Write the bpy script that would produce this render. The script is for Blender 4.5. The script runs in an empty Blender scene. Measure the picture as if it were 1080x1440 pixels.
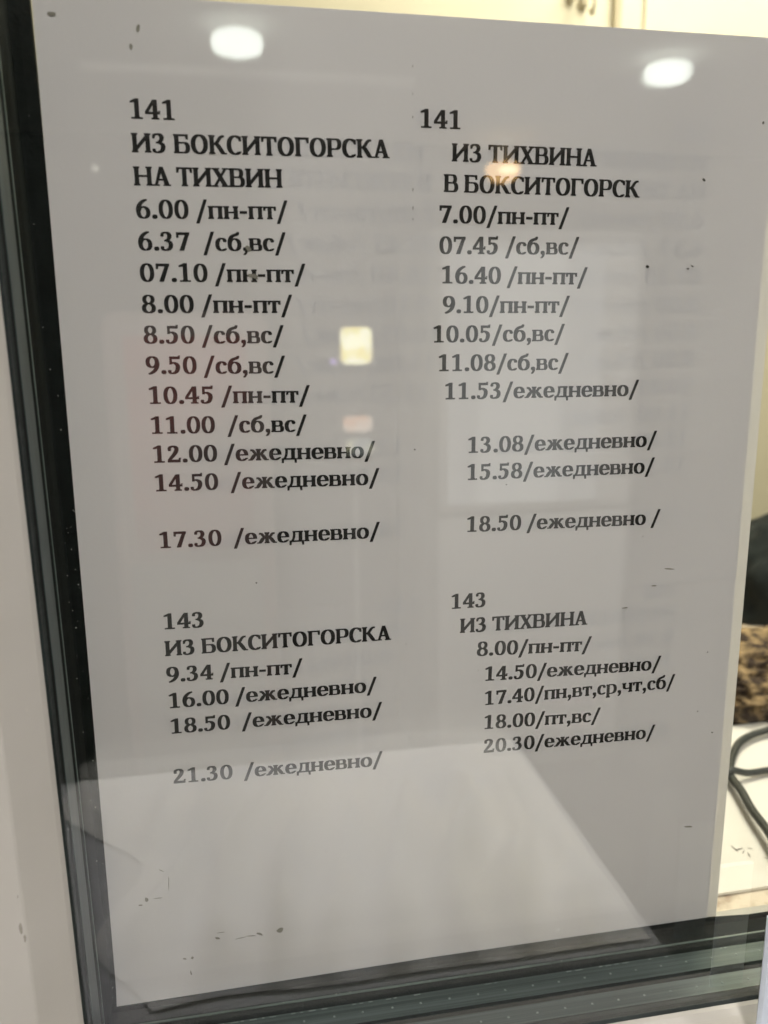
import bpy, bmesh, math, random
from mathutils import Vector, Matrix

random.seed(7)
SC = bpy.context.scene
COL = SC.collection

# ------------------------------------------------------------------ camera
cam_d = bpy.data.cameras.new('camera')
cam = bpy.data.objects.new('camera', cam_d)
COL.objects.link(cam)
SC.camera = cam
right = Vector((0.98281, -0.18449, -0.00619))
down = Vector((-0.04406, -0.20186, -0.97842))
fwd = Vector((0.17926, 0.96188, -0.20652))
rot = Matrix((right, -down, -fwd)).transposed()
cam.matrix_world = Matrix.Translation((0.04419, -0.24144, 1.59987)) @ rot.to_4x4()
cam_d.sensor_fit = 'HORIZONTAL'
cam_d.sensor_width = 36.0
cam_d.lens = 38.63
cam_d.clip_start = 0.01
cam_d.clip_end = 50
cam_d.dof.use_dof = True
cam_d.dof.focus_distance = 0.262
cam_d.dof.aperture_fstop = 17.0

# ------------------------------------------------------------------ world: indoors, no sky
w = bpy.data.worlds.new('World')
SC.world = w
w.use_nodes = True
w.node_tree.nodes['Background'].inputs[0].default_value = (0.02, 0.02, 0.02, 1)
w.node_tree.nodes['Background'].inputs[1].default_value = 1.0
SC.view_settings.view_transform = 'Standard'
SC.view_settings.look = 'None'
SC.view_settings.exposure = 0.0
SC.view_settings.gamma = 1.0
SC.cycles.use_denoising = True
SC.cycles.max_bounces = 8
SC.cycles.diffuse_bounces = 4
SC.cycles.glossy_bounces = 4
SC.cycles.transparent_max_bounces = 24
SC.cycles.caustics_reflective = False
SC.cycles.caustics_refractive = False

# ------------------------------------------------------------------ office ceiling light (a real panel behind the glass)
ADDED_LAMP = 208.0          # radiance of the unseen near lamps, added to light the sheet
def area(name, loc, size, power, col, rot):
    l = bpy.data.lights.new(name, 'AREA')
    l.shape = 'RECTANGLE'; l.size, l.size_y = size
    l.energy = power; l.color = col
    o = bpy.data.objects.new(name, l)
    o.location = loc; o.rotation_euler = rot
    COL.objects.link(o)
    return o
area('office_panel_light', (0.75, 0.45, 2.60), (0.6, 0.5), 25.0, (1.0, 0.94, 0.80), (0, 0, 0))

# ------------------------------------------------------------------ helpers
def tag(o, label=None, cat=None, group=None, kind=None):
    if label: o['label'] = label
    if cat: o['category'] = cat
    if group: o['group'] = group
    if kind: o['kind'] = kind
    return o

def empty(name, loc=(0, 0, 0), **k):
    o = bpy.data.objects.new(name, None)
    o.empty_display_size = 0.02
    o.location = loc
    COL.objects.link(o)
    return tag(o, **k)

def link(name, me, mat, parent=None, smooth=False):
    o = bpy.data.objects.new(name, me)
    if mat and not me.materials: me.materials.append(mat)
    COL.objects.link(o)
    if parent:
        o.parent = parent
        o.matrix_parent_inverse = Matrix.Translation(parent.location).inverted()
    if smooth:
        for p in me.polygons: p.use_smooth = True
    return o

def bm_obj(name, bm, mat, parent=None, smooth=False):
    me = bpy.data.meshes.new(name)
    bmesh.ops.recalc_face_normals(bm, faces=bm.faces)
    bm.to_mesh(me); bm.free()
    return link(name, me, mat, parent, smooth)

def add_box(bm, x0, x1, y0, y1, z0, z1, bevel=0.0, seg=2):
    r = bmesh.ops.create_cube(bm, size=1.0)
    vs = r['verts']
    for v in vs:
        v.co = Vector((x0 + (v.co.x + .5) * (x1 - x0), y0 + (v.co.y + .5) * (y1 - y0), z0 + (v.co.z + .5) * (z1 - z0)))
    if bevel:
        es = list({e for v in vs for e in v.link_edges})
        bmesh.ops.bevel(bm, geom=es, offset=bevel, segments=seg, affect='EDGES', profile=0.5)

def box(name, x0, x1, y0, y1, z0, z1, mat, parent=None, bevel=0.0, seg=2, smooth=False):
    bm = bmesh.new()
    add_box(bm, x0, x1, y0, y1, z0, z1, bevel, seg)
    return bm_obj(name, bm, mat, parent, smooth)

def prism(name, prof, axis, a0, a1, mat, parent=None, cuts=1):
    """extrude a closed profile along X ('x': profile is (y,z)) or Z ('z': profile is (x,y))"""
    bm = bmesh.new()
    rings = []
    for k in range(cuts + 1):
        a = a0 + (a1 - a0) * k / cuts
        rings.append([bm.verts.new((a, p[0], p[1]) if axis == 'x' else (p[0], p[1], a)) for p in prof])
    n = len(prof)
    for k in range(cuts):
        for i in range(n):
            bm.faces.new((rings[k][i], rings[k][(i + 1) % n], rings[k + 1][(i + 1) % n], rings[k + 1][i]))
    bm.faces.new(rings[0]); bm.faces.new(rings[-1][::-1])
    return bm_obj(name, bm, mat, parent)

def lathe(name, prof, loc, mat, parent=None, seg=48, smooth=True):
    """prof: (radius, z) list"""
    bm = bmesh.new()
    rings = []
    for r, z in prof:
        if r < 1e-6: rings.append([bm.verts.new((loc[0], loc[1], loc[2] + z))])
        else: rings.append([bm.verts.new((loc[0] + r * math.cos(2 * math.pi * i / seg), loc[1] + r * math.sin(2 * math.pi * i / seg), loc[2] + z)) for i in range(seg)])
    for a, b in zip(rings, rings[1:]):
        for i in range(seg):
            j = (i + 1) % seg
            if len(a) == 1 and len(b) == 1: continue
            if len(a) == 1: bm.faces.new((a[0], b[j], b[i]))
            elif len(b) == 1: bm.faces.new((a[i], a[j], b[0]))
            else: bm.faces.new((a[i], a[j], b[j], b[i]))
    return bm_obj(name, bm, mat, parent, smooth)

def tube(name, pts, rad, mat, parent=None, seg=10, flat=1.0):
    P = [Vector(p) for p in pts]
    Q = []
    for i in range(len(P) - 1):                      # Catmull-Rom
        p0, p1, p2, p3 = P[max(i - 1, 0)], P[i], P[i + 1], P[min(i + 2, len(P) - 1)]
        for k in range(8):
            t = k / 8
            Q.append(.5 * ((2 * p1) + (p2 - p0) * t + (2 * p0 - 5 * p1 + 4 * p2 - p3) * t * t + (3 * p1 - p0 - 3 * p2 + p3) * t ** 3))
    Q.append(P[-1])
    bm = bmesh.new(); rings = []
    for i, q in enumerate(Q):
        d = (Q[min(i + 1, len(Q) - 1)] - Q[max(i - 1, 0)]).normalized()
        s = d.cross(Vector((0, 0, 1)))
        s = s.normalized() if s.length > 1e-4 else Vector((1, 0, 0))
        u = s.cross(d)
        rings.append([bm.verts.new(q + s * rad * math.cos(a) + u * rad * flat * math.sin(a)) for a in [2 * math.pi * j / seg for j in range(seg)]])
    for a, b in zip(rings, rings[1:]):
        for i in range(seg): bm.faces.new((a[i], a[(i + 1) % seg], b[(i + 1) % seg], b[i]))
    bm.faces.new(rings[0]); bm.faces.new(rings[-1][::-1])
    return bm_obj(name, bm, mat, parent, True)

# ------------------------------------------------------------------ materials
def new_mat(name):
    m = bpy.data.materials.new(name); m.use_nodes = True
    nt = m.node_tree; nt.nodes.clear()
    out = nt.nodes.new('ShaderNodeOutputMaterial')
    return m, nt, out

def ramp(nt, src, stops):
    r = nt.nodes.new('ShaderNodeValToRGB')
    e = r.color_ramp.elements
    e[0].position, e[0].color = stops[0][0], (*stops[0][1], 1)
    e[1].position, e[1].color = stops[-1][0], (*stops[-1][1], 1)
    for p, c in stops[1:-1]:
        k = e.new(p); k.color = (*c, 1)
    nt.links.new(src, r.inputs[0])
    return r.outputs[0]

def noise(nt, scale, detail=4, rough=.55, stretch=None):
    tc = nt.nodes.new('ShaderNodeTexCoord')
    n = nt.nodes.new('ShaderNodeTexNoise')
    n.inputs['Scale'].default_value = scale
    n.inputs['Detail'].default_value = detail
    n.inputs['Roughness'].default_value = rough
    if stretch:
        mp = nt.nodes.new('ShaderNodeMapping'); mp.inputs['Scale'].default_value = stretch
        nt.links.new(tc.outputs['Object'], mp.inputs[0]); nt.links.new(mp.outputs[0], n.inputs['Vector'])
    else: nt.links.new(tc.outputs['Object'], n.inputs['Vector'])
    return n.outputs['Fac']

def surf(name, c0, c1, scale=30, rough=.5, bump=0.0, bscale=None, metal=0.0, spec=.5, stretch=None, lo=.35, hi=.65, extra=None):
    m, nt, out = new_mat(name)
    b = nt.nodes.new('ShaderNodeBsdfPrincipled')
    b.inputs['Roughness'].default_value = rough
    b.inputs['Metallic'].default_value = metal
    b.inputs['Specular IOR Level'].default_value = spec
    n = noise(nt, scale, stretch=stretch)
    col = ramp(nt, n, [(lo, c0), (hi, c1)])
    if extra:
        f2 = noise(nt, extra[0], 6, .7, extra[3] if len(extra) > 3 else None)
        mk = ramp(nt, f2, [(extra[1], (0, 0, 0)), (extra[1] + .08, (1, 1, 1))])
        mx = nt.nodes.new('ShaderNodeMix'); mx.data_type = 'RGBA'
        nt.links.new(mk, mx.inputs[0]); nt.links.new(col, mx.inputs[6]); mx.inputs[7].default_value = (*extra[2], 1)
        col = mx.outputs[2]
    nt.links.new(col, b.inputs['Base Color'])
    if bump:
        bp = nt.nodes.new('ShaderNodeBump'); bp.inputs['Strength'].default_value = bump
        bp.inputs['Distance'].default_value = 0.001
        nt.links.new(noise(nt, bscale or scale * 4, 6), bp.inputs['Height'])
        nt.links.new(bp.outputs[0], b.inputs['Normal'])
    nt.links.new(b.outputs[0], out.inputs[0])
    return m

def emis(name, c, s):
    m, nt, out = new_mat(name)
    e = nt.nodes.new('ShaderNodeEmission')
    e.inputs[0].default_value = (*c, 1); e.inputs[1].default_value = s
    nt.links.new(e.outputs[0], out.inputs[0])
    return m

def emis_mottled(name, c0, c1, s, scale):
    m, nt, out = new_mat(name)
    e = nt.nodes.new('ShaderNodeEmission')
    nt.links.new(ramp(nt, noise(nt, scale, 2), [(.42, c0), (.58, c1)]), e.inputs[0]); e.inputs[1].default_value = s
    nt.links.new(e.outputs[0], out.inputs[0])
    return m

def glass_mat(name, refl, tint, dirt=0.0):
    """flat window glass: Fresnel mirror on the outer face, clear straight through"""
    m, nt, out = new_mat(name)
    tr = nt.nodes.new('ShaderNodeBsdfTransparent'); tr.inputs[0].default_value = (*tint, 1)
    gl = nt.nodes.new('ShaderNodeBsdfGlossy'); gl.inputs['Roughness'].default_value = 0.0
    geo = nt.nodes.new('ShaderNodeNewGeometry')
    lw = nt.nodes.new('ShaderNodeFresnel'); lw.inputs[0].default_value = 1.5
    mul = nt.nodes.new('ShaderNodeMath'); mul.operation = 'MULTIPLY'; mul.inputs[1].default_value = refl
    inv = nt.nodes.new('ShaderNodeMath'); inv.operation = 'SUBTRACT'; inv.inputs[0].default_value = 1.0
    mul2 = nt.nodes.new('ShaderNodeMath'); mul2.operation = 'MULTIPLY'; mul2.use_clamp = True
    nt.links.new(lw.outputs[0], mul.inputs[0]); nt.links.new(geo.outputs['Backfacing'], inv.inputs[1])
    nt.links.new(mul.outputs[0], mul2.inputs[0]); nt.links.new(inv.outputs[0], mul2.inputs[1])
    mx = nt.nodes.new('ShaderNodeMixShader')
    nt.links.new(mul2.outputs[0], mx.inputs[0]); nt.links.new(tr.outputs[0], mx.inputs[1]); nt.links.new(gl.outputs[0], mx.inputs[2])
    sh = mx.outputs[0]
    if dirt:
        df = nt.nodes.new('ShaderNodeBsdfDiffuse'); df.inputs[0].default_value = (.6, .6, .57, 1)
        n1 = noise(nt, 22, 5, .6, (1, 1, .45))
        n2 = noise(nt, 700, 2, .5)
        a = nt.nodes.new('ShaderNodeMapRange'); a.inputs[1].default_value = .42; a.inputs[2].default_value = .75
        a.inputs[3].default_value = dirt * .25; a.inputs[4].default_value = dirt
        nt.links.new(n1, a.inputs[0])
        b = nt.nodes.new('ShaderNodeMapRange'); b.inputs[1].default_value = .45; b.inputs[2].default_value = .8
        b.inputs[3].default_value = .6; b.inputs[4].default_value = 2.0
        nt.links.new(n2, b.inputs[0])
        mm = nt.nodes.new('ShaderNodeMath'); mm.operation = 'MULTIPLY'
        nt.links.new(a.outputs[0], mm.inputs[0]); nt.links.new(b.outputs[0], mm.inputs[1])
        m2 = nt.nodes.new('ShaderNodeMixShader')
        nt.links.new(mm.outputs[0], m2.inputs[0]); nt.links.new(sh, m2.inputs[1]); nt.links.new(df.outputs[0], m2.inputs[2])
        sh = m2.outputs[0]
    nt.links.new(sh, out.inputs[0])
    return m

def paper_mat(name, col, trans):
    m, nt, out = new_mat(name)
    n = noise(nt, 9, 4, .5, (1, 1, .6))
    c = ramp(nt, n, [(.3, tuple(v * .94 for v in col)), (.7, col)])
    df = nt.nodes.new('ShaderNodeBsdfDiffuse'); tl = nt.nodes.new('ShaderNodeBsdfTranslucent')
    nt.links.new(c, df.inputs[0]); nt.links.new(c, tl.inputs[0])
    bp = nt.nodes.new('ShaderNodeBump'); bp.inputs['Strength'].default_value = .12; bp.inputs['Distance'].default_value = .0004
    nt.links.new(noise(nt, 900, 3), bp.inputs['Height']); nt.links.new(bp.outputs[0], df.inputs['Normal'])
    b2 = nt.nodes.new('ShaderNodeBump'); b2.inputs['Strength'].default_value = .55; b2.inputs['Distance'].default_value = .004
    nt.links.new(noise(nt, 11, 2, .4, (1, 1, .5)), b2.inputs['Height']); nt.links.new(b2.outputs[0], bp.inputs['Normal'])
    mx = nt.nodes.new('ShaderNodeMixShader'); mx.inputs[0].default_value = trans
    nt.links.new(df.outputs[0], mx.inputs[1]); nt.links.new(tl.outputs[0], mx.inputs[2])
    nt.links.new(mx.outputs[0], out.inputs[0])
    return m

M = {}
M['ink'] = surf('printed_ink', (.012, .011, .010), (.02, .018, .016), 400, .7, spec=.2)
M['paper'] = paper_mat('timetable_paper', (.82, .79, .795), .20)
M['paper_back'] = paper_mat('backing_paper', (.80, .785, .775), .40)
M['frame'] = surf('white_plastic_frame', (.43, .41, .355), (.47, .45, .395), 14, .42, .05, 300, extra=(60, .66, (.55, .52, .45)))
M['gasket'] = surf('black_rubber', (.006, .009, .008), (.014, .02, .018), 60, .5, .3, 500, spec=.2)
M['seal'] = surf('black_sealant', (.003, .005, .004), (.007, .010, .009), 180, .7, .4, 700, spec=.05)
M['spacer'] = surf('grey_spacer_metal', (.035, .055, .05), (.095, .125, .118), 40, .38, .1, 200, metal=.35, stretch=(.25, 26, 1))
M['edge'] = surf('green_glass_edge', (.07, .10, .085), (.13, .17, .15), 60, .3)
M['pin'] = surf('pinhole_glint', (.15, .19, .18), (.24, .28, .26), 60, .4)
M['wall_cream'] = surf('cream_office_wall', (.76, .71, .54), (.82, .77, .60), 5, .55, .1, 60, extra=(7, .64, (.62, .54, .36), (2.2, 1, .5)))
M['desk_mottle'] = surf('mottled_worn_board', (.30, .20, .12), (.72, .62, .48), 60, .5, .2, lo=.38, hi=.55)
M['white_paper'] = surf('desk_paper', (.78, .75, .67), (.82, .79, .72), 10, .8)
M['cable'] = surf('black_cable', (.015, .02, .018), (.03, .035, .032), 50, .45)
M['green'] = surf('green_ink', (.05, .4, .22), (.07, .45, .25), 50, .6)
M['jacket'] = surf('dark_green_cloth', (.003, .006, .005), (.008, .014, .012), 30, .9, .4, 300)
M['fleece'] = surf('brown_fleece', (.04, .024, .014), (.40, .28, .14), 105, .95, .8, 260, lo=.42, hi=.64)
M['hook'] = surf('dull_hook_metal', (.52, .46, .32), (.60, .53, .38), 30, .4, metal=.2)
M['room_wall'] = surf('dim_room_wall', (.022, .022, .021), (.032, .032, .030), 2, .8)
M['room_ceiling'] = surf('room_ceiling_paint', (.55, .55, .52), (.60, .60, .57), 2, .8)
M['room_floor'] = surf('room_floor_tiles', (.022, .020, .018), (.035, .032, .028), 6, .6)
M['lamp'] = emis('added_lamp_diffuser', (1.0, .95, .955), ADDED_LAMP)  # only for the added near row, far stronger than the mirrored lamps
M['lamp_far'] = emis('far_lamp_diffuser', (.93, 1.0, .92), 5.6)
M['lamp_base'] = surf('lamp_base_white', (.7, .7, .66), (.74, .74, .7), 20, .5)
M['warm'] = emis('warm_lamp_glass', (1.0, .60, .24), 4.0)
M['warm_core'] = emis('warm_lamp_core', (1.0, .80, .42), 7)
M['bulb'] = emis('small_bulb', (1.0, .97, .85), 2.0)
M['counter'] = surf('pale_counter', (.40, .41, .43), (.50, .51, .52), 7, .7, lo=.3, hi=.7)
M['cloth'] = surf('pale_cloth', (.68, .70, .72), (.84, .83, .77), 14, .8)
M['mat'] = surf('dark_shade_strip', (.05, .055, .055), (.09, .095, .09), 18, .8)  # dark colour standing in for shade on the counter
M['cab_white'] = surf('white_cabinet_enamel', (.70, .72, .68), (.76, .77, .73), 6, .5)
M['cab_glow'] = emis('cabinet_panel_added_glow', (1.0, 1.0, .97), .95)  # added glow to brighten the mirrored door, which is no light source
M['cab_glow2'] = emis('cabinet_panel_added_glow_dimmer', (1.0, 1.0, .98), .70)  # weaker step of the same added glow
M['knit'] = surf('grey_brown_knit', (.10, .09, .085), (.16, .145, .135), 60, .9, .5, 300)
M['cab_grey'] = surf('grey_cabinet_panel', (.30, .31, .29), (.36, .37, .34), 6, .6)
M['cab_pink'] = surf('pink_cabinet_panel', (.24, .17, .165), (.50, .15, .135), 2.6, .7, lo=.3, hi=.62)
M['cab_rim'] = surf('pale_pink_rim', (.36, .28, .26), (.46, .36, .33), 6, .4)
M['sign_y'] = emis_mottled('sign_yellow', (.80, .68, .25), (1.0, .97, .66), 5.2, 22)
M['sign_o'] = emis_mottled('sign_orange', (.95, .45, .22), (1.0, .80, .66), 2.0, 20)
M['sign_w'] = emis_mottled('sign_pale', (.35, .38, .36), (1.0, .95, .62), 1.9, 16)
M['sign_v'] = emis('sign_violet', (.55, .35, 1.0), 2.4)
M['blue'] = surf('pale_blue_plastic', (.62, .68, .76), (.68, .74, .80), 20, .35)
M['dark_speck'] = surf('dark_dirt', (.05, .045, .035), (.10, .09, .07), 800, .8)
M['grey_smear'] = surf('grey_dirt', (.24, .22, .18), (.30, .28, .23), 800, .8)
M['white_speck'] = surf('pale_dust', (.45, .45, .40), (.6, .6, .55), 800, .8)
M['glass_front'] = glass_mat('front_glass', 2.5, (.988, .992, .986), .0035)
M['glass_mid'] = glass_mat('middle_glass', 1.1, (.988, .992, .987))
M['glass_rear'] = glass_mat('rear_glass', .8, (.988, .992, .987))
# ------------------------------------------------------------------ bold serif letters, drawn as outlines (units: em/1000)
class G:
    def __init__(s): s.q = []                        # list of (verts, faces)
    def poly(s, pts): s.q.append((list(pts), [tuple(range(len(pts)))]))
    def rect(s, x0, y0, x1, y1): s.poly([(x0, y0), (x1, y0), (x1, y1), (x0, y1)])
    def band(s, A, B, close=False):
        n = len(A); f = []
        for i in range(n if close else n - 1):
            j = (i + 1) % n
            f.append((i, j, n + j, n + i))
        s.q.append((list(A) + list(B), f))
    def serif(s, x0, x1, y, up, l=36, r=36, t=44, b=26):
        """slab foot of a stem spanning x0..x1; up=+1 foot at the bottom, -1 at the top"""
        s.rect(x0 - l, min(y, y + up * t), x1 + r, max(y, y + up * t))
        if l: s.poly([(x0 - b, y + up * t), (x0 + 4, y + up * t), (x0 + 4, y + up * (t + b))])
        if r: s.poly([(x1 - 4, y + up * t), (x1 + b, y + up * t), (x1 - 4, y + up * (t + b))])
    def stem(s, x0, x1, y0=0, y1=667, bot=(36, 36), top=(36, 36), t=44):
        s.rect(x0, y0 + 4, x1, y1 - 4)
        if bot: s.serif(x0, x1, y0, 1, bot[0], bot[1], t)
        if top: s.serif(x0, x1, y1, -1, top[0], top[1], t)
    def arc(s, cx, cy, rx, ry, tx, ty, a0=0, a1=360, n=28, e=2.25, ei=2.0, t0=None, t1=None):
        A, B = [], []
        full = abs(a1 - a0) >= 360
        m = n if full else n + 1
        for k in range(m):
            f = k / n
            a = math.radians(a0 + (a1 - a0) * f); c, q = math.cos(a), math.sin(a)
            ox = cx + rx * math.copysign(abs(c) ** (2 / e), c); oy = cy + ry * math.copysign(abs(q) ** (2 / e), q)
            ix = cx + (rx - tx) * math.copysign(abs(c) ** (2 / ei), c); iy = cy + (ry - ty) * math.copysign(abs(q) ** (2 / ei), q)
            A.append((ox, oy)); B.append((ix, iy))
        s.band(A, B, full)
    def bowl(s, xl, xr, y0, y1, t=118, h=50, n=16):
        rx = min((y1 - y0) / 2 * .95, xr - xl); cx = xr - rx; cy = (y0 + y1) / 2; ry = (y1 - y0) / 2
        A = [(xl, y1)]; B = [(xl, y1 - h)]
        for k in range(n + 1):
            a = math.pi / 2 - math.pi * k / n; c, q = math.cos(a), math.sin(a)
            A.append((cx + rx * abs(c) ** .88, cy + ry * math.copysign(abs(q) ** .88, q)))
            B.append((cx + (rx - t) * abs(c), cy + (ry - h) * q))
        A.append((xl, y0)); B.append((xl, y0 + h))
        s.band(A, B)
    def stroke(s, P, n=7):
        """P: (x, y, width) knots"""
        Q = []
        for i in range(len(P) - 1):
            p0, p1, p2, p3 = P[max(i - 1, 0)], P[i], P[i + 1], P[min(i + 2, len(P) - 1)]
            for k in range(n):
                t = k / n
                Q.append(tuple(.5 * (2 * b + (c - a) * t + (2 * a - 5 * b + 4 * c - d) * t * t + (3 * b - a - 3 * c + d) * t ** 3) for a, b, c, d in zip(p0, p1, p2, p3)))
        Q.append(P[-1]); A, B = [], []
        for i, q in enumerate(Q):
            a, b = Q[max(i - 1, 0)], Q[min(i + 1, len(Q) - 1)]
            dx, dy = b[0] - a[0], b[1] - a[1]; l = math.hypot(dx, dy) or 1
            A.append((q[0] - dy / l * q[2] / 2, q[1] + dx / l * q[2] / 2)); B.append((q[0] + dy / l * q[2] / 2, q[1] - dx / l * q[2] / 2))
        s.band(A, B)
    def disc(s, cx, cy, r): s.poly([(cx + r * math.cos(2 * math.pi * k / 14), cy + r * math.sin(2 * math.pi * k / 14)) for k in range(14)])

def glyphs():
    F = {}
    def g(ch, adv):
        o = G(); F[ch] = (o, adv); return o
    # ---- figures
    o = g('0', 562); o.arc(280, 333, 238, 345, 112, 46)
    o = g('1', 562); o.rect(222, 20, 342, 560); o.serif(222, 342, 0, 1, 125, 115, 50)
    o.poly([(222, 540), (342, 540), (342, 690), (262, 690), (222, 668)]); o.poly([(262, 690), (70, 598), (84, 548), (226, 588)])
    o = g('2', 562); o.stroke([(88, 520, 62), (112, 588, 78), (200, 640, 62), (300, 632, 74), (372, 560, 116), (352, 440, 118), (262, 300, 104), (160, 180, 84), (80, 88, 66)])
    o.disc(108, 505, 44); o.rect(48, 0, 492, 104); o.poly([(44, 50), (44, 0), (60, 0), (60, 110)]); o.poly([(452, 100), (492, 100), (512, 176), (470, 176)])
    o = g('3', 562); o.stroke([(80, 560, 60), (120, 625, 60), (220, 652, 56), (320, 620, 90), (358, 528, 118), (318, 420, 90), (240, 366, 52), (180, 356, 46)])
    o.stroke([(180, 356, 46), (260, 350, 52), (370, 290, 100), (394, 180, 122), (340, 62, 92), (220, 14, 54), (110, 30, 56), (62, 90, 60)]); o.disc(92, 548, 42); o.disc(84, 104, 46)
    o = g('4', 562); o.rect(300, 30, 418, 660); o.serif(300, 418, 0, 1, 62, 62, 44); o.rect(28, 176, 510, 246)
    o.poly([(28, 200), (28, 262), (300, 672), (418, 672), (418, 650), (330, 610), (104, 246), (60, 200)]); o.poly([(476, 240), (510, 240), (520, 300), (492, 300)])
    o = g('5', 562); o.rect(110, 572, 462, 667); o.poly([(448, 572), (462, 572), (474, 706), (440, 706), (430, 667)]); o.rect(110, 366, 168, 600)
    o.stroke([(112, 388, 44), (190, 418, 56), (290, 412, 70), (384, 330, 118), (392, 210, 124), (340, 78, 98), (220, 14, 56), (116, 28, 56), (66, 86, 58)]); o.disc(88, 98, 46)
    o = g('6', 562); o.arc(288, 212, 228, 224, 112, 46)
    o.stroke([(118, 190, 116), (104, 300, 118), (138, 440, 112), (220, 560, 94), (330, 640, 72), (420, 672, 50)])
    o = g('7', 562); o.rect(62, 572, 510, 667); o.poly([(62, 470), (106, 470), (118, 580), (62, 600)])
    o.poly([(390, 590), (510, 600), (510, 640), (290, 0), (160, 0)])
    o = g('8', 562); o.arc(281, 505, 200, 174, 100, 42); o.arc(281, 178, 232, 190, 112, 44)
    o = g('9', 562); o.arc(272, 454, 226, 224, 112, 46)
    o.stroke([(442, 476, 116), (456, 366, 118), (422, 226, 112), (340, 108, 94), (230, 28, 72), (140, -6, 50)])
    o = g('.', 254); o.disc(126, 62, 76)
    o = g(',', 250); o.disc(128, 62, 72); o.poly([(128, -8), (200, 60), (196, -20), (150, -110), (84, -165), (62, -140), (112, -80)])
    o = g('/', 452); o.poly([(28, -170), (112, -170), (424, 700), (342, 700)])
    o = g('-', 336); o.rect(52, 196, 284, 288)
    g(' ', 222)
    # ---- capitals
    o = g('И', 716); o.stem(62, 182); o.stem(524, 644, bot=(36, 36)); o.poly([(170, 60), (170, 190), (536, 606), (536, 476)])
    o = g('Н', 690); o.stem(62, 182); o.stem(508, 628); o.rect(170, 304, 520, 368)
    o = g('Т', 596); o.rect(28, 606, 568, 667); o.stem(238, 358, top=None); o.poly([(28, 480), (66, 480), (92, 610), (28, 640)]); o.poly([(568, 480), (530, 480), (504, 610), (568, 640)])
    o = g('Г', 548); o.stem(62, 182, top=(36, 0)); o.rect(150, 606, 520, 667); o.poly([(520, 470), (480, 470), (452, 610), (520, 640)])
    o = g('Б', 612); o.stem(62, 182, top=(36, 0), bot=(36, 0)); o.rect(150, 606, 522, 667); o.poly([(522, 490), (484, 490), (458, 610), (522, 640)]); o.bowl(170, 582, 0, 398, 120, 50)
    o = g('В', 612); o.stem(62, 182, top=(36, 0), bot=(36, 0)); o.bowl(170, 530, 326, 667, 112, 48); o.bowl(170, 582, 0, 374, 120, 50)
    o = g('Р', 580); o.stem(62, 182, top=(36, 0)); o.bowl(170, 558, 258, 667, 120, 50)
    o = g('О', 664); o.arc(332, 333, 292, 346, 128, 50)
    o = g('С', 572); o.arc(330, 333, 292, 346, 128, 54, 52, 308, 26)
    o.poly([(470, 620), (530, 650), (538, 478), (500, 470), (450, 590)]); o.poly([(486, 40), (534, 86), (516, 116), (452, 84)])
    o = g('К', 646); o.stem(62, 182); o.stroke([(170, 350, 50), (260, 372, 70), (340, 450, 82), (410, 560, 78), (480, 622, 66), (560, 632, 74)])
    o.stroke([(250, 370, 70), (330, 320, 110), (420, 190, 120), (500, 70, 110), (560, 22, 60)]); o.rect(490, 0, 640, 44)
    o = g('А', 634); o.poly([(84, 20), (146, 20), (330, 590), (300, 670), (262, 640)]); o.poly([(262, 672), (370, 672), (582, 20), (446, 20)])
    o.rect(150, 186, 460, 242); o.rect(6, 0, 222, 44); o.rect(396, 0, 632, 44)
    o = g('Х', 618); o.poly([(60, 640), (200, 640), (558, 24), (416, 24)]); o.poly([(70, 20), (136, 20), (536, 648), (470, 648)])
    o.rect(20, 623, 262, 667); o.rect(398, 623, 590, 667); o.rect(12, 0, 204, 44); o.rect(368, 0, 606, 44)
    o = g('З', 556); o.stroke([(82, 556, 60), (120, 622, 62), (220, 650, 56), (330, 620, 96), (374, 526, 120), (334, 416, 92), (250, 364, 52), (180, 356, 48)])
    o.stroke([(180, 356, 48), (270, 350, 52), (388, 292, 104), (410, 184, 126), (352, 62, 96), (220, 14, 56), (110, 34, 56), (58, 90, 58)]); o.poly([(58, 500), (98, 500), (130, 600), (70, 640)]); o.disc(80, 100, 40)
    # ---- small letters
    S = (30, 30)
    o = g('п', 572); o.stem(60, 172, 0, 467, S, (30, 0), 42); o.stem(400, 512, 0, 467, S, (0, 30), 42); o.rect(160, 410, 412, 467)
    o = g('н', 576); o.stem(60, 172, 0, 467, S, S, 42); o.stem(404, 516, 0, 467, S, S, 42); o.rect(160, 208, 416, 264)
    o = g('т', 490); o.rect(24, 410, 466, 467); o.stem(189, 301, 0, 467, S, None, 42); o.poly([(24, 312), (58, 312), (84, 420), (24, 440)]); o.poly([(466, 312), (432, 312), (406, 420), (466, 440)])
    o = g('с', 458); o.arc(258, 233, 222, 244, 118, 44, 55, 308, 22); o.disc(376, 372, 52); o.poly([(384, 26), (428, 66), (412, 92), (352, 66)])
    o = g('о', 548); o.arc(274, 233, 238, 244, 116, 44)
    o = g('е', 506); o.arc(262, 233, 226, 244, 116, 42, 0, 312, 26); o.rect(120, 216, 488, 262); o.poly([(412, 46), (470, 92), (452, 116), (366, 74)])
    o = g('в', 528); o.stem(60, 172, 0, 467, (30, 0), (30, 0), 42); o.bowl(160, 456, 226, 467, 104, 42); o.bowl(160, 498, 0, 264, 110, 42)
    o = g('б', 556); o.arc(280, 226, 240, 238, 116, 44); o.stroke([(98, 220, 112), (96, 330, 110), (128, 448, 104), (200, 540, 92), (300, 584, 88), (390, 616, 84), (432, 690, 52)])
    o = g('д', 604); o.rect(24, 0, 586, 54); o.poly([(24, 54), (24, -140), (62, -140), (86, 10), (86, 54)]); o.poly([(586, 54), (586, -140), (548, -140), (524, 10), (524, 54)])
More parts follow.
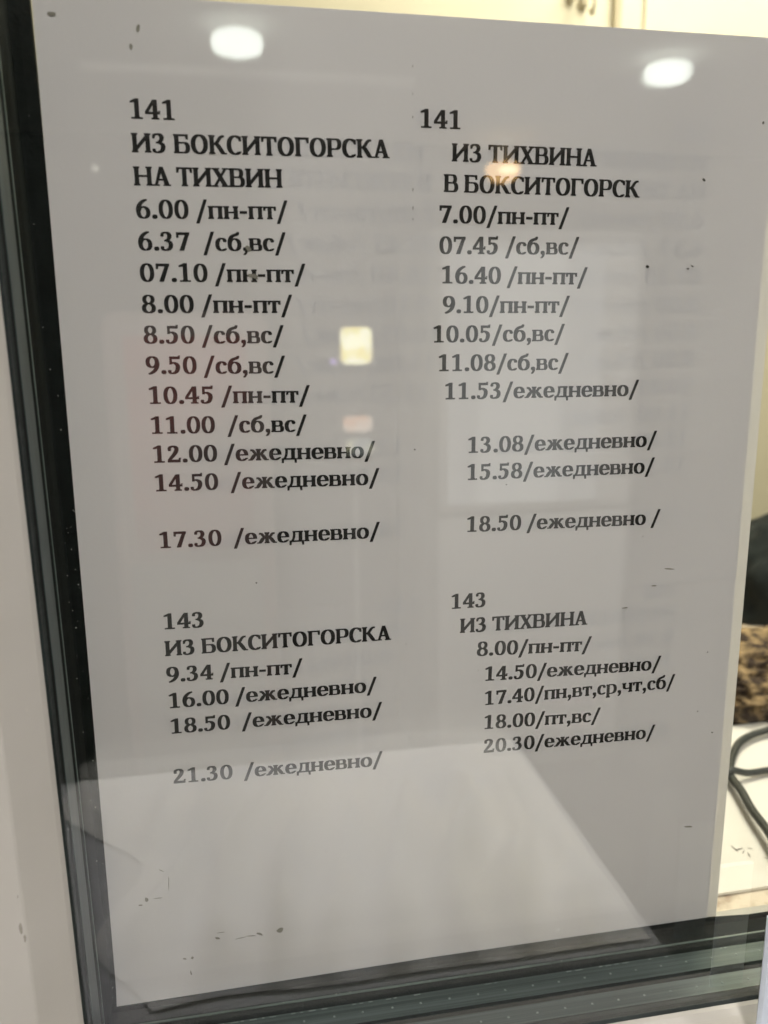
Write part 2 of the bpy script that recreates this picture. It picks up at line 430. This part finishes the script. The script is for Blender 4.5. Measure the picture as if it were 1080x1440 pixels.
    o.stroke([(104, 30, 56), (160, 110, 58), (196, 240, 62), (206, 440, 62)]); o.rect(404, 40, 514, 440); o.rect(160, 412, 548, 467)
    o = g('ж', 800); o.stem(346, 454, 0, 467, S, S, 42)
    for sx in (1, -1):
        X = lambda x: 400 + sx * (x - 400)
        o.stroke([(X(440), 240, 46), (X(510), 262, 62), (X(566), 340, 72), (X(624), 410, 66), (X(700), 420, 70)])
        o.stroke([(X(500), 250, 60), (X(570), 190, 100), (X(640), 90, 104), (X(700), 24, 60)]); o.rect(min(X(650), X(782)), 0, max(X(650), X(782)), 42)
    o = g('р', 570); o.stem(60, 172, -190, 467, S, (30, 0), 42); o.bowl(160, 536, -8, 474, 116, 46)
    o = g('ч', 560); o.stem(388, 500, 0, 467, S, S, 42); o.stem(58, 168, 260, 467, None, S, 42); o.stroke([(113, 300, 110), (124, 226, 90), (190, 186, 56), (300, 190, 46), (394, 206, 46)])
    return F
FONT = glyphs()

def text_mesh(name, s, u0, v0, u1, v1, ypaper, mirror=None):
    """one printed line: ink runs from (u0,v0) to the last letter's edge at (u1,v1), millimetres on the sheet"""
    segs = []; x = 0.0
    for ch in s:
        gl, adv = FONT[ch]
        xs = [p[0] for vs, _ in gl.q for p in vs]
        segs.append((ch, x, min(xs) if xs else 0, max(xs) if xs else 0)); x += adv
    last = max(i for i, c in enumerate(s) if c not in ' /')
    if '/' not in s: last = len(s) - 1
    a = segs[0][1] + segs[0][2] - 22; b = segs[last][1] + segs[last][3] + 22
    L = math.hypot(u1 - u0, v1 - v0); k = L / (b - a)
    dx, dy = (u1 - u0) / L, (v1 - v0) / L; em = 7.08 / 1000
    V, Fc = [], []; z = 0
    for (ch, ox, _, _) in segs:
        for (vs, fs), bx, by in [(q_, bx, by) for q_ in FONT[ch][0].q for bx, by in ((-22, -7), (22, -7), (-22, 7), (22, 7))]:
            base = len(V); z = (z + 1) % 24
            for px, py in vs:
                px += bx; py += by
                s_ = (ox + px - a) * k; t_ = py * em
                u = u0 + dx * s_ + dy * t_ ; v = v0 + dy * s_ - dx * t_
                if mirror is None: V.append((u / 1000, ypaper - .00004 - z * .000003, 1.686 - v / 1000))
                else: V.append(((mirror - u) / 1000, ypaper + .00004 + z * .000003, 1.686 - v / 1000))
            Fc += [tuple(base + i for i in f) for f in fs]
    me = bpy.data.meshes.new(name); me.from_pydata(V, [], Fc); me.update()
    me['xscale'] = k / em
    return me

LINES = [
    ('141', 22.12, 29.27, 33.45, 29.24),
    ('ИЗ БОКСИТОГОРСКА', 21.93, 37.55, 91.44, 36.91),
    ('НА ТИХВИН', 21.92, 45.84, 61.37, 45.45),
    ('6.00 /пн-пт/', 21.98, 54.20, 59.39, 53.77),
    ('6.37  /сб,вс/', 21.99, 62.44, 58.58, 62.18),
    ('07.10 /пн-пт/', 21.93, 70.63, 63.82, 70.52),
    ('8.00 /пн-пт/', 21.86, 78.94, 59.82, 78.96),
    ('8.50 /сб,вс/', 21.80, 87.18, 57.13, 87.34),
    ('9.50 /сб,вс/', 21.85, 95.49, 57.25, 95.84),
    ('10.45 /пн-пт/', 22.19, 103.85, 64.15, 104.30),
    ('11.00  /сб,вс/', 22.24, 112.28, 63.03, 112.76),
    ('12.00 /ежедневно/', 22.31, 120.57, 83.17, 121.11),
    ('14.50  /ежедневно/', 22.33, 128.89, 84.44, 129.36),
    ('17.30  /ежедневно/', 22.56, 145.79, 84.49, 145.91),
    ('143', 22.23, 170.72, 33.85, 170.83),
    ('ИЗ БОКСИТОГОРСКА', 22.06, 179.19, 91.21, 179.16),
    ('9.34 /пн-пт/', 21.98, 187.54, 59.79, 188.07),
    ('16.00 /ежедневно/', 22.32, 196.06, 83.07, 196.21),
    ('18.50  /ежедневно/', 22.34, 204.45, 84.75, 204.91),
    ('21.30  /ежедневно/', 22.14, 221.19, 84.73, 222.09),
    ('141', 100.19, 28.62, 111.80, 28.63),
    ('ИЗ ТИХВИНА', 109.32, 37.17, 153.23, 37.29),
    ('В БОКСИТОГОРСК', 107.04, 45.42, 167.36, 45.60),
    ('7.00/пн-пт/', 105.88, 53.84, 142.01, 53.79),
    ('07.45 /сб,вс/', 105.95, 62.37, 145.48, 62.10),
    ('16.40 /пн-пт/', 106.76, 70.61, 148.56, 70.71),
    ('9.10/пн-пт/', 107.07, 79.00, 143.24, 79.02),
    ('10.05/сб,вс/', 104.33, 87.49, 141.97, 87.27),
    ('11.08/сб,вс/', 105.95, 95.88, 143.54, 95.91),
    ('11.53/ежедневно/', 107.99, 104.25, 167.18, 104.31),
    ('13.08/ежедневно/', 115.42, 120.69, 174.40, 120.49),
    ('15.58/ежедневно/', 115.32, 129.07, 174.21, 129.04),
    ('18.50 /ежедневно /', 115.43, 145.50, 175.70, 146.03),
    ('143', 110.71, 170.38, 121.96, 170.36),
    ('ИЗ ТИХВИНА', 113.62, 178.62, 157.09, 178.88),
    ('8.00/пн-пт/', 119.34, 186.90, 155.49, 188.02),
    ('14.50/ежедневно/', 122.25, 195.75, 181.01, 196.91),
    ('17.40/пн,вт,ср,чт,сб/', 122.42, 204.28, 186.88, 204.09),
    ('18.00/пт,вс/', 122.34, 212.79, 159.99, 213.79),
    ('20.30/ежедневно/', 122.36, 221.32, 180.59, 222.08),
]
# ------------------------------------------------------------------ the two rooms
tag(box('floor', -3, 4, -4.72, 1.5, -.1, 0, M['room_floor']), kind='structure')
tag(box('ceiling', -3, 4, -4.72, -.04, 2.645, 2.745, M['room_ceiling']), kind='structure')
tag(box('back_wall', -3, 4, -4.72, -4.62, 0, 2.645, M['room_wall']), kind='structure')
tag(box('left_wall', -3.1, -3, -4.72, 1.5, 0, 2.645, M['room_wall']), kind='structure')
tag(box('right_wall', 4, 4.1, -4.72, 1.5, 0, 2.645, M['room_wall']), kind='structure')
tag(box('office_wall', -3, 4, .9, 1.0, 0, 2.645, M['wall_cream']), kind='structure')
tag(box('office_ceiling', -3, 4, -.04, .9, 2.645, 2.745, M['frame']), kind='structure')
# partition round the window
for nm, x0, x1, z0, z1 in (('partition_wall', -3, -.072, 0, 2.645), ('partition_wall', .80, 4, 0, 2.645), ('partition_wall', -.072, .80, 0, 1.30), ('partition_wall', -.072, .80, 1.97, 2.645)):
    tag(box(nm, x0, x1, -.045, .0, z0, z1, M['frame']), kind='structure')
tag(box('ceiling_batten', -.46, .85, -3.43, -3.395, 2.610, 2.6435, M['lamp_base'], bevel=.004), 'thin white batten across the ceiling behind the round lamps, a pale line in the glass', 'batten')

# ------------------------------------------------------------------ window unit (triple glazing)
ZB = 1.386                       # level of the glazing channel floor
win = empty('ticket_window', (0, -.035, ZB), label='white plastic ticket window with black seals and triple glass in front of the timetable', cat='window')
Z0, Z1 = 1.30, 1.97
def lean(o):                      # the left jamb runs a little out of square with the sheet
    for v in o.data.vertices: v.co.x += -0.0147 * (v.co.z - ZB)
    return o
XJ = -.0021
def jamb(name, prof, mat, z0=ZB - .006, z1=Z1 - .05, cuts=1):
    return lean(prism(name, prof, 'z', z0, z1, mat, win, cuts))
# frame: outer face, rounded step, sloping glazing bead
fr = jamb('frame', [(XJ - .068, -.046), (XJ - .0092, -.046), (XJ - .0086, -.0457), (XJ - .0010, -.0372), (XJ - .0002, -.0358), (XJ - .0002, -.034), (XJ - .068, -.034)], M['frame'], Z0, Z1)
jamb('gasket', [(XJ - .0004, -.0357), (XJ + .0004, -.0352), (XJ + .0006, -.0338), (XJ + .0002, -.0325), (XJ + .0005, -.0312), (XJ + .0002, -.030), (XJ - .004, -.030), (XJ - .004, -.0357)], M['gasket'])
jamb('gasket', [(XJ + .0001, -.030), (XJ + .0001, -.0268), (XJ - .004, -.0268), (XJ - .004, -.030)], M['seal'])
jamb('spacer_bar', [(XJ + .0003, -.0268), (XJ + .0003, -.0172), (XJ - .004, -.0172), (XJ - .004, -.0268)], M['spacer'])
jamb('sealant', [(XJ, -.0172), (XJ, -.0128), (XJ - .004, -.0128), (XJ - .004, -.0172)], M['seal'])
jamb('glass_edge', [(XJ + .0002, -.0128), (XJ + .0002, -.0120), (XJ - .004, -.0120), (XJ - .004, -.0128)], M['edge'])
jamb('gasket', [(XJ, -.0120), (XJ, .0026), (XJ + .0052, .0036), (XJ + .0052, .0056), (XJ - .02, .0056), (XJ - .02, -.0120)], M['seal'])
# bottom rail
def rail(name, prof, mat, x0=-.002, x1=.735, cuts=1): return prism(name, prof, 'x', x0, x1, mat, win, cuts)
rail('frame', [(-.060, ZB - .075), (-.060, ZB - .012), (-.0590, ZB - .0110), (-.0385, ZB - .0018), (-.0366, ZB - .0004), (-.0352, ZB - .0001), (-.0340, ZB - .0003), (-.034, ZB - .075)], M['frame'], -.0015)
rail('gasket', [(-.0352, ZB + .0001), (-.0340, ZB + .0007), (-.0322, ZB + .0002), (-.0310, ZB + .0006), (-.0301, ZB + .0001), (-.0301, ZB - .004), (-.0352, ZB - .004)], M['gasket'])
rail('spacer_bar', [(-.0301, ZB), (-.0230, ZB), (-.0230, ZB - .004), (-.0301, ZB - .004)], M['spacer'])
rail('sealant', [(-.0230, ZB - .0001), (-.0222, ZB + .0004), (-.0206, ZB + .0004), (-.0198, ZB - .0001), (-.0198, ZB - .004), (-.0230, ZB - .004)], M['seal'])
rail('spacer_bar', [(-.0198, ZB), (-.0117, ZB), (-.0117, ZB - .004), (-.0198, ZB - .004)], M['spacer'])
rail('sealant', [(-.0117, ZB - .0001), (-.0076, ZB - .0001), (-.0076, ZB - .004), (-.0117, ZB - .004)], M['seal'])
rail('glass_edge', [(-.0076, ZB + .0002), (-.0069, ZB + .0002), (-.0069, ZB - .004), (-.0076, ZB - .004)], M['edge'])
rail('gasket', [(-.0069, ZB - .0001), (-.005, ZB + .0003), (-.0010, ZB + .0003), (-.0005, ZB - .006), (-.0069, ZB - .006)], M['seal'])
rg = rail('gasket', [(.0006, ZB - .006), (.0006, ZB + .0034), (.0010, ZB + .0037), (.0018, ZB + .0034), (.0020, ZB - .006)], M['seal'], cuts=48)
for v in rg.data.vertices:        # the rear lip sinks away to the right of the sheet
    if v.co.z > ZB + .001: v.co.z = ZB + .0002 + (v.co.z - ZB - .0002) * max(0.0, 1 - max(0, v.co.x - .195) / .03) * min(1, max(.12, (v.co.x - .004) / .05))
# right and top members, outside the picture
box('frame', .735, .80, -.046, .004, Z0, Z1, M['frame'], win, .003)
box('frame', -.010, .735, -.046, .004, 1.90, Z1, M['frame'], win, .003)
# panes
for y0, y1, mt in ((-.0345, -.0305, 'glass_front'), (-.0226, -.0200, 'glass_mid'), (-.0113, -.0080, 'glass_rear')):
    bm = bmesh.new(); add_box(bm, -.0022, .7345, y0, y1, ZB - .001, 1.90)
    for v in bm.verts:
        if v.co.x < .1: v.co.x += -0.0147 * (v.co.z - ZB) - .0008
    bm_obj('pane', bm, M[mt], win)
# pinholes of the spacer bars, a row of tiny glints
bm = bmesh.new()
for yy in (-.0268, -.0158):
    x = .002
    while x < .33:
        bmesh.ops.create_cone(bm, cap_ends=True, segments=8, radius1=.0004, radius2=.0003, depth=.0002,
                              matrix=Matrix.Translation((x, yy + random.uniform(-.0001, .0001), ZB + .0001)))
        x += .0095 + random.uniform(-.0004, .0004)
tag(bm_obj('pinholes', bm, M['pin'], win), kind='stuff')
# ragged bright line where the sealant meets the spacer
bm = bmesh.new(); x = .0
while x < .26:
    w_ = random.uniform(.0006, .0026)
    if random.random() < (.8 if x < .09 else .25): add_box(bm, x, x + w_, -.0123, -.0123 + random.uniform(.0002, .0004), ZB, ZB + .00015)
    x += w_ + random.uniform(.0003, .002)
tag(bm_obj('sealant_crumbs', bm, M['pin'], win), kind='stuff')

# dirt on the glass and the frame
def blot(bm, u, v, y, ru, rv, n=9, ang=0.0):
    c, s = math.cos(ang), math.sin(ang); vs = []
    for k in range(n):
        a = 2 * math.pi * k / n; r = random.uniform(.7, 1.25)
        dx, dz = ru * r * math.cos(a), rv * r * math.sin(a)
        vs.append(bm.verts.new(((u + dx * c - dz * s) / 1000, y, 1.686 - (v + dx * s + dz * c) / 1000)))
    f = bm.faces.new(vs)
    r = bmesh.ops.extrude_face_region(bm, geom=[f])
    for e in r['geom']:
        if isinstance(e, bmesh.types.BMVert): e.co.y -= .00005
YG = -.00795
bm = bmesh.new()
for u, v, ru, rv, a in ((171.1, 65.4, .8, .6, .4), (184.6, 65.9, .5, .35, 0), (186, 65.1, .7, .25, .5), (188.0, 40.1, .8, .5, .6), (206.1, 23.4, .55, .55, 0), (205.8, 222.3, .5, .3, .5), (199.6, 213.7, .35, .25, 0), (201.6, 192.1, .3, .3, 0),
                        (98.7, 119.1, .45, .3, .4), (69, 251, .2, .3, 0), (96, 181, .2, .12, 0), (153, 163, .25, .12, 0), (128, 131, .35, .2, 0), (120, 192, .2, .1, 0), (50, 158, .35, .3, .3), (175, 150, .25, .2, 0)):
    blot(bm, u, v, -.00005, ru * .8, rv * .8, ang=a)
tag(bm_obj('dirt_specks', bm, M['dark_speck'], win), kind='stuff')
bm = bmesh.new()
for u, v, ru, rv, a in ((184.9, 161.5, 2.0, .3, .1), (180, 167, 1.0, .25, 0), (199.5, 258.2, 1.6, .4, .1), (53.2, 278, 1.1, .9, .2), (46.6, 278.6, 1.1, .4, .5), (44, 278.8, 1.6, .16, .1), (40.5, 279, 1.8, .16, -.1), (34, 276, 1.2, .14, 0), (33, 278, .9, .4, .4),
                        (23.8, 290, .2, 1.6, -.1), (22, 284, .6, .3, .4), (24.5, 284, .5, .5, 0), (11.5, 260.6, .5, .9, .1), (9.5, 262.3, .7, .25, 0), (15, 260.5, 1.2, .15, 0), (18.6, 256, .12, 3.0, .05), (16.6, 250.8, 1.0, .12, .6), (51.5, 61.7, 1.0, .7, .5), (52.5, 69.0, 1.6, .6, .3),
                        (4.5, 5.5, 1.1, .5, 0), (25.5, 7.5, .5, 1.0, .1), (23.4, 12, .4, .8, 0), (29, 296, .2, 1.0, 0), (170, 174, 1.2, .2, 0), (98, 13, .10, .35, 0), (98, 20, .1, .3, 0), (98, 26, .12, .4, 0), (98.1, 45, .12, .6, 0), (98.1, 50, .12, .5, 0), (98.1, 53, .1, .4, 0)):
    blot(bm, u, v, -.00012, ru, rv, ang=a)
for a, b in (((53.6, 294.2), (56.2, 293.2)), ((56.2, 293.2), (58.3, 294.0)), ((58.3, 294.0), (55.4, 295.9)), ((55.4, 295.9), (53.6, 295.3))):
    blot(bm, (a[0] + b[0]) / 2, (a[1] + b[1]) / 2, -.00012, math.hypot(b[0] - a[0], b[1] - a[1]) / 2, .10, ang=math.atan2(b[1] - a[1], b[0] - a[0]))
tag(bm_obj('dirt_smears', bm, M['grey_smear'], win), kind='stuff')
bm = bmesh.new()
for k in range(46):
    v = random.choice((random.uniform(20, 300), random.uniform(130, 250)))
    blot(bm, -4.2 + .0147 * v + random.uniform(-.5, 3.6), v, -.0082, random.uniform(.05, .22), random.uniform(.05, .2), 6)
for k in range(14): blot(bm, random.uniform(40, 260), 298.5 + random.uniform(-.5, 1.2), -.0082, random.uniform(.1, .3), random.uniform(.05, .12), 6)
tag(bm_obj('dust_specks', bm, M['white_speck'], win), kind='stuff')
bm = bmesh.new()
for v, ru, rv in ((231, .5, 2.0), (234, .35, 1.4), (262, .25, 1.2), (270, .6, 2.2), (277, .35, 2.6), (284, .3, 2.0), (291, .4, 1.6), (222, .15, .5)):
    blot(bm, -2.1 - .0147 * (300 - v) - 9.6 + random.uniform(-.5, .5), v, -.04605, ru * .9, rv * .8, ang=.03)
tag(bm_obj('scuff_marks', bm, M['grey_smear'], win), kind='stuff')

# ------------------------------------------------------------------ the sheets
def sheet(name, x0, x1, y, mat, curl, nx=30, nz=42, **k):
    bm = bmesh.new(); g = []
    for j in range(nz + 1):
        row = []
        for i in range(nx + 1):
            u = x0 + (x1 - x0) * i / nx; v = .297 * j / nz
            row.append(bm.verts.new((u, y + curl(i / nx, j / nz), 1.686 - v)))
        g.append(row)
    for j in range(nz):
        for i in range(nx): bm.faces.new((g[j][i], g[j + 1][i], g[j + 1][i + 1], g[j][i + 1]))
    o = bm_obj(name, bm, mat, None, True)
    return tag(o, **k)
def c_front(a, b):                       # flat where it is printed, lifting a touch at the lower left corner
    return -.0016 * max(0, (b - .965) / .035) ** 2 * max(0, 1 - a / .5)
front = sheet('timetable_sheet', .0, .210, 0.0, M['paper'], c_front, 40, 120, label='white sheet printed in bold black with bus times, facing the camera behind the glass', cat='timetable')
back = sheet('backing_sheet', .0005, .2138, .00013, M['paper_back'], lambda a, b: .00003 * math.sin(b * 7) * a, label='second sheet behind the timetable, its margin showing as a pale strip along the right edge', cat='paper sheet')
for (s, u0, v0, u1, v1) in LINES:
    link('text_line', text_mesh('text_line', s, u0, v0, u1, v1, 0.0), M['ink'], front)
for (s, u0, v0, u1, v1) in LINES:
    link('text_line', text_mesh('text_line', s, u0, v0, u1, v1, .00014, 210.6), M['ink'], back)

# ------------------------------------------------------------------ office side, seen past the sheet
tag(box('office_sill', -.07, .80, .0022, .0066, 1.29, 1.3855, M['frame'], bevel=.0008), 'narrow white sill edge behind the bottom seal of the window', 'sill')
desk = empty('office_desk', (.35, .2, 0), label='worn mottled board of the office desk just inside the window', cat='desk')
box('desk_top', -.2, .80, .0075, .42, 1.345, 1.371, M['desk_mottle'], desk, .002)
for x in (-.17, .77):
    for y in (.03, .39): box('leg', x - .02, x + .02, y - .02, y + .02, 0, 1.345, M['desk_mottle'], desk)
def flat_paper(name, cx, cy, a, z, w_, h_, mat, **k):
    bm = bmesh.new(); add_box(bm, -w_ / 2, w_ / 2, -h_ / 2, h_ / 2, 0, .0012)
    bmesh.ops.rotate(bm, verts=bm.verts, matrix=Matrix.Rotation(a, 3, 'Z'))
    bmesh.ops.translate(bm, verts=bm.verts, vec=(cx, cy, z))
    return tag(bm_obj(name, bm, mat), **k)
flat_paper('paper_pad', .335, .100, .02, 1.3714, .297, .134, M['white_paper'], label='blank white paper lying under the black cable on the desk', cat='paper')
flat_paper('paper_slip', .450, .100, -.12, 1.3728, .21, .10, M['white_paper'], label='white paper lying askew on the right end of the desk papers', cat='paper')
cb = tube('cable', [(.46, .185, 1.377), (.40, .166, 1.3765), (.359, .155, 1.3765), (.343, .151, 1.3765), (.329, .147, 1.3765), (.317, .140, 1.3765), (.306, .129, 1.3765), (.297, .118, 1.3765), (.291, .108, 1.377), (.2865, .092, 1.378), (.282, .078, 1.378), (.277, .058, 1.379), (.272, .035, 1.379), (.29, .02, 1.379)], .0022, M['cable'], flat=.8)
tag(cb, 'black cable looping across the white desk paper at the right edge', 'cable')
cb2 = tube('cable', [(.24, .098, 1.3745), (.282, .107, 1.3755), (.291, .109, 1.3795), (.302, .110, 1.3765), (.315, .112, 1.3755), (.333, .113, 1.3755), (.42, .12, 1.3755)], .0018, M['cable'])
tag(cb2, 'straighter black cable lying below the loop and crossing the paper to the right', 'cable')
gm = tube('pen_mark', [(.352, .158, 1.3732), (.360, .150, 1.3732), (.37, .147, 1.3732), (.375, .139, 1.3732)], .0006, M['green'])
tag(gm, 'small green strip lying on the white desk paper beside the cable', 'strip')

bm = bmesh.new()
for k in range(26):
    x, y = random.uniform(.25, .32), random.uniform(.034, .058)
    bmesh.ops.create_cone(bm, cap_ends=True, segments=6, radius1=random.uniform(.0002, .0008), radius2=.0002, depth=.0001,
                          matrix=Matrix.Translation((x, y, 1.3728)) @ Matrix.Rotation(random.uniform(0, 3), 4, 'Z') @ Matrix.Diagonal((random.uniform(1, 5), .5, 1, 1)))
tag(bm_obj('desk_scratches', bm, M['dark_speck'], desk), kind='stuff')

def lump(name, c, r, mat, amp, sc, sub=5, squash=1.0, **k):
    from mathutils import noise as mn
    bm = bmesh.new(); bmesh.ops.create_icosphere(bm, subdivisions=sub, radius=1.0)
    for v in bm.verts:
        d = v.co.normalized()
        q = 1 + amp * mn.noise(d * sc) + amp * .5 * mn.noise(d * sc * 2.7 + Vector((3, 1, 2))) + amp * .35 * mn.noise(d * sc * 7)
        v.co = Vector((c[0] + d.x * r[0] * q, c[1] + d.y * r[1] * q, c[2] + d.z * r[2] * q))
    return tag(bm_obj(name, bm, mat, None, True), **k)
lump('fleece_bundle', (.41, .208, 1.376), (.11, .052, .033), M['fleece'], .16, 5, 6, label='mottled brown and tan woolly bundle on the desk under the dark cloth', cat='fleece')
lump('dark_jacket', (.535, .365, 1.366), (.100, .07, .092), M['jacket'], .12, 2.2, 5, label='dark green and black jacket heaped behind the brown fleece', cat='jacket')

# wall fittings above the sheet
def hook(x, z, label):
    h = empty('wall_hook', (x, .9, z), label=label, cat='hook', group='hooks on the cream office wall')
    box('plate', x - .005, x + .005, .893, .8995, z - .012, z + .016, M['hook'], h, .002)
    tube('prong', [(x, .893, z + .008), (x, .87, z + .002), (x, .862, z - .016), (x, .868, z - .03), (x, .876, z - .022)], .0022, M['hook'], h)
hook(.512, 2.046, 'left one of the two small hooks on the cream wall above the timetable')
hook(.530, 2.040, 'right one of the two small hooks, beside the vertical strip on the cream wall')
tag(box('cable_duct', .572, .582, .890, .8992, 1.6, 2.55, M['hook'], bevel=.001), 'thin brownish vertical strip on the cream wall right of the hooks', 'strip')
tag(box('cable_duct', .618, .620, .8945, .8992, 1.6, 2.55, M['wall_cream'], bevel=.0005), 'faint hairline trim on the cream wall, farthest to the right', 'trim')

# ------------------------------------------------------------------ customer side, seen in the glass
ct = empty('counter_shelf', (0, -.2, 0), label='pale counter shelf in front of the ticket window, mirrored in the lower glass', cat='counter')
box('shelf_board', -.50, .230, -.331, -.062, 1.300, 1.326, M['counter'], ct, .002)
box('shade_strip', -.46, .2285, -.126, -.064, 1.3264, 1.3290, M['mat'], ct, .0008)  # added dark strip in place of shade along the window side
box('support', -.48, -.46, -.30, -.062, 0, 1.300, M['counter'], ct)
box('support', .19, .21, -.30, -.062, 0, 1.300, M['counter'], ct)

bm = bmesh.new(); NX, NY = 70, 50; g = []
from mathutils import noise as mn
for j in range(NY + 1):
    row = []
    for i in range(NX + 1):
        a, b = i / NX, j / NY
        n1 = mn.noise(Vector((b * 3.1, 4.0, 1.0))); n2 = mn.noise(Vector((a * 3.3, 9.0, 2.0)))
        xl = -.060 + .030 * n1 + .06 * b; xr = .225 + .006 * mn.noise(Vector((b * 5.0, 1.0, 5.0)))
        x = xl + (xr - xl) * a
        y0 = -.3285; y1 = -.132 + .006 * n2
        y = y0 + (y1 - y0) * b
        f = math.sin(x * 210 + y * 60 + 2.2 * mn.noise(Vector((x * 14, y * 14, 0)))) * .5 + .5
        h = .022 * f * f + .020 * (mn.noise(Vector((x * 22, y * 22, 3))) + .5)
        h *= min(1, 5 * min(a, 1 - a)) * min(1, max(0, b - .03) * 2.2) * min(1, 8 * (1 - b))
        row.append(bm.verts.new((x, y, 1.3275 + max(h, 0))))
    g.append(row)
for j in range(NY):
    for i in range(NX): bm.faces.new((g[j][i], g[j][i + 1], g[j + 1][i + 1], g[j + 1][i]))
tag(bm_obj('cloth', bm, M['cloth'], None, True), 'crumpled pale cloth lying on the counter shelf, mirrored in the lower glass', 'cloth')

def drum(x, y, label, m_='lamp', group='round white ceiling lamps'):
    l = empty('ceiling_lamp', (x, y, 2.645), label=label, cat='ceiling lamp', group=group)
    lathe('lamp_base', [(0, -.0008), (.052, -.0008), (.052, -.026), (0, -.026)], (x, y, 2.645), M['lamp_base'], l, 32, False)
    lathe('lamp_shade', [(0, -.026), (.068, -.0262), (.082, -.034), (.088, -.050), (.088, -.066), (.080, -.080), (.062, -.087), (0, -.089)], (x, y, 2.645), M[m_], l)
drum(.126, -2.944, 'round white ceiling lamp mirrored at the top left of the glass', 'lamp_far')
drum(1.757, -3.005, 'round white ceiling lamp mirrored at the top right of the glass', 'lamp_far')  # the next three are added out of view to light the sheet
drum(.126, -.95, 'added unseen round lamp nearest the window, left of the pair above the customer')
drum(1.757, -.95, 'added unseen round lamp nearest the window, right of the pair above the customer')
drum(-1.5, -.95, 'added unseen round lamp nearest the window, outermost on the left')
wl = empty('warm_lamp', (1.57, -4.40, 2.645), label='small orange glowing lamp mirrored over the heading at the upper right', cat='lamp')
lathe('lamp_base', [(0, -.0008), (.05, -.0008), (.05, -.14), (0, -.14)], (1.57, -4.40, 2.645), M['lamp_base'], wl, 24, False)
lathe('lamp_shade', [(.03, -.06), (.088, -.065), (.098, -.085), (.085, -.125), (.055, -.150), (0, -.160)], (1.57, -4.40, 2.585), M['warm'], wl)
lathe('bulb', [(0, -.098), (.045, -.100), (.05, -.112), (.035, -.125), (0, -.13)], (1.56, -4.285, 2.585), M['warm_core'], wl, 20)
sb = empty('spot_lamp', (-.583, -4.6, 2.47), label='tiny pale spot lamp on the far wall, mirrored beside the upper left of the sheet', cat='spot lamp')
lathe('lamp_head', [(0, -.014), (.014, -.012), (.017, 0), (.014, .014), (0, .016)], (-.583, -4.56, 2.47), M['bulb'], sb, 16)
box('bracket', -.59, -.576, -4.6198, -4.58, 2.46, 2.48, M['lamp_base'], sb)

def cabinet(name, x0, x1, z1, y, body, door, rim, label, zmid, bands):
    c = empty(name, ((x0 + x1) / 2, y - .25, 0), label=label, cat='cabinet')
    box('cabinet_body', x0, x1, y - .5, y - .02, 0, z1, body, c, .05, 5, True)
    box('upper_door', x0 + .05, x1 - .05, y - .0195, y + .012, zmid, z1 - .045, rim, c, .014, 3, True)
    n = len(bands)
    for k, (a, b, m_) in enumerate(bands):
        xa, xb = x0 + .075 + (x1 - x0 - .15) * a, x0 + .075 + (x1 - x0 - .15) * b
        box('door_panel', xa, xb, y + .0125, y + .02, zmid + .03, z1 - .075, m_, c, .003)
    box('lower_door', x0 + .05, x1 - .05, y - .0195, y + .010, .12, zmid - .02, door, c, .01, 2, True)
cabinet('pale_cabinet', .687, 1.475, 1.95, -2.5, M['cab_grey'], M['cab_white'], M['cab_white'], 'tall pale cabinet with a rounded door given an added glow, mirrored behind the right column of times', 1.01,
        [(0, .16, M['cab_glow2']), (.165, .62, M['cab_glow']), (.625, .84, M['cab_glow2']), (.845, 1, M['cab_white'])])
cabinet('pink_cabinet', -.34, .18, 1.685, -2.5, M['cab_rim'], M['cab_grey'], M['cab_rim'], 'reddish cabinet with a pale rounded rim, mirrored behind the left column of times', .90,
        [(.0, 1.0, M['cab_pink'])])

sg = empty('lit_sign', (.456, -2.5, 0), label='stand of small lit yellow, violet and orange panels mirrored between the two columns', cat='lit sign')
box('post', .448, .464, -2.56, -2.54, 0, 1.64, M['cab_grey'], sg)
box('backing_board', .395, .515, -2.54, -2.515, 1.20, 1.65, M['room_wall'], sg, .005)
box('yellow_panel', .405, .505, -2.5145, -2.47, 1.518, 1.635, M['sign_y'], sg, .02, 4)
box('violet_panel', .372, .388, -2.5145, -2.47, 1.518, 1.536, M['sign_v'], sg, .004)
box('bracket', .380, .400, -2.53, -2.515, 1.522, 1.532, M['room_wall'], sg)
box('orange_panel', .408, .505, -2.5145, -2.47, 1.300, 1.350, M['sign_o'], sg, .018, 4)
box('pale_panel', .420, .507, -2.5145, -2.47, 1.222, 1.276, M['sign_w'], sg, .018, 4)

# pale blue strip standing in front of the glass at the lower right
bs = prism('blue_strip', [(.1985, -.0462), (.1981, -.0470), (.1988, -.0482), (.2100, -.0482), (.2106, -.0470), (.2100, -.0462)], 'z', 1.33, 1.427, M['blue'])
tag(bs, 'pale blue plastic strip on the front of the window frame at the lower right corner', 'plastic strip')
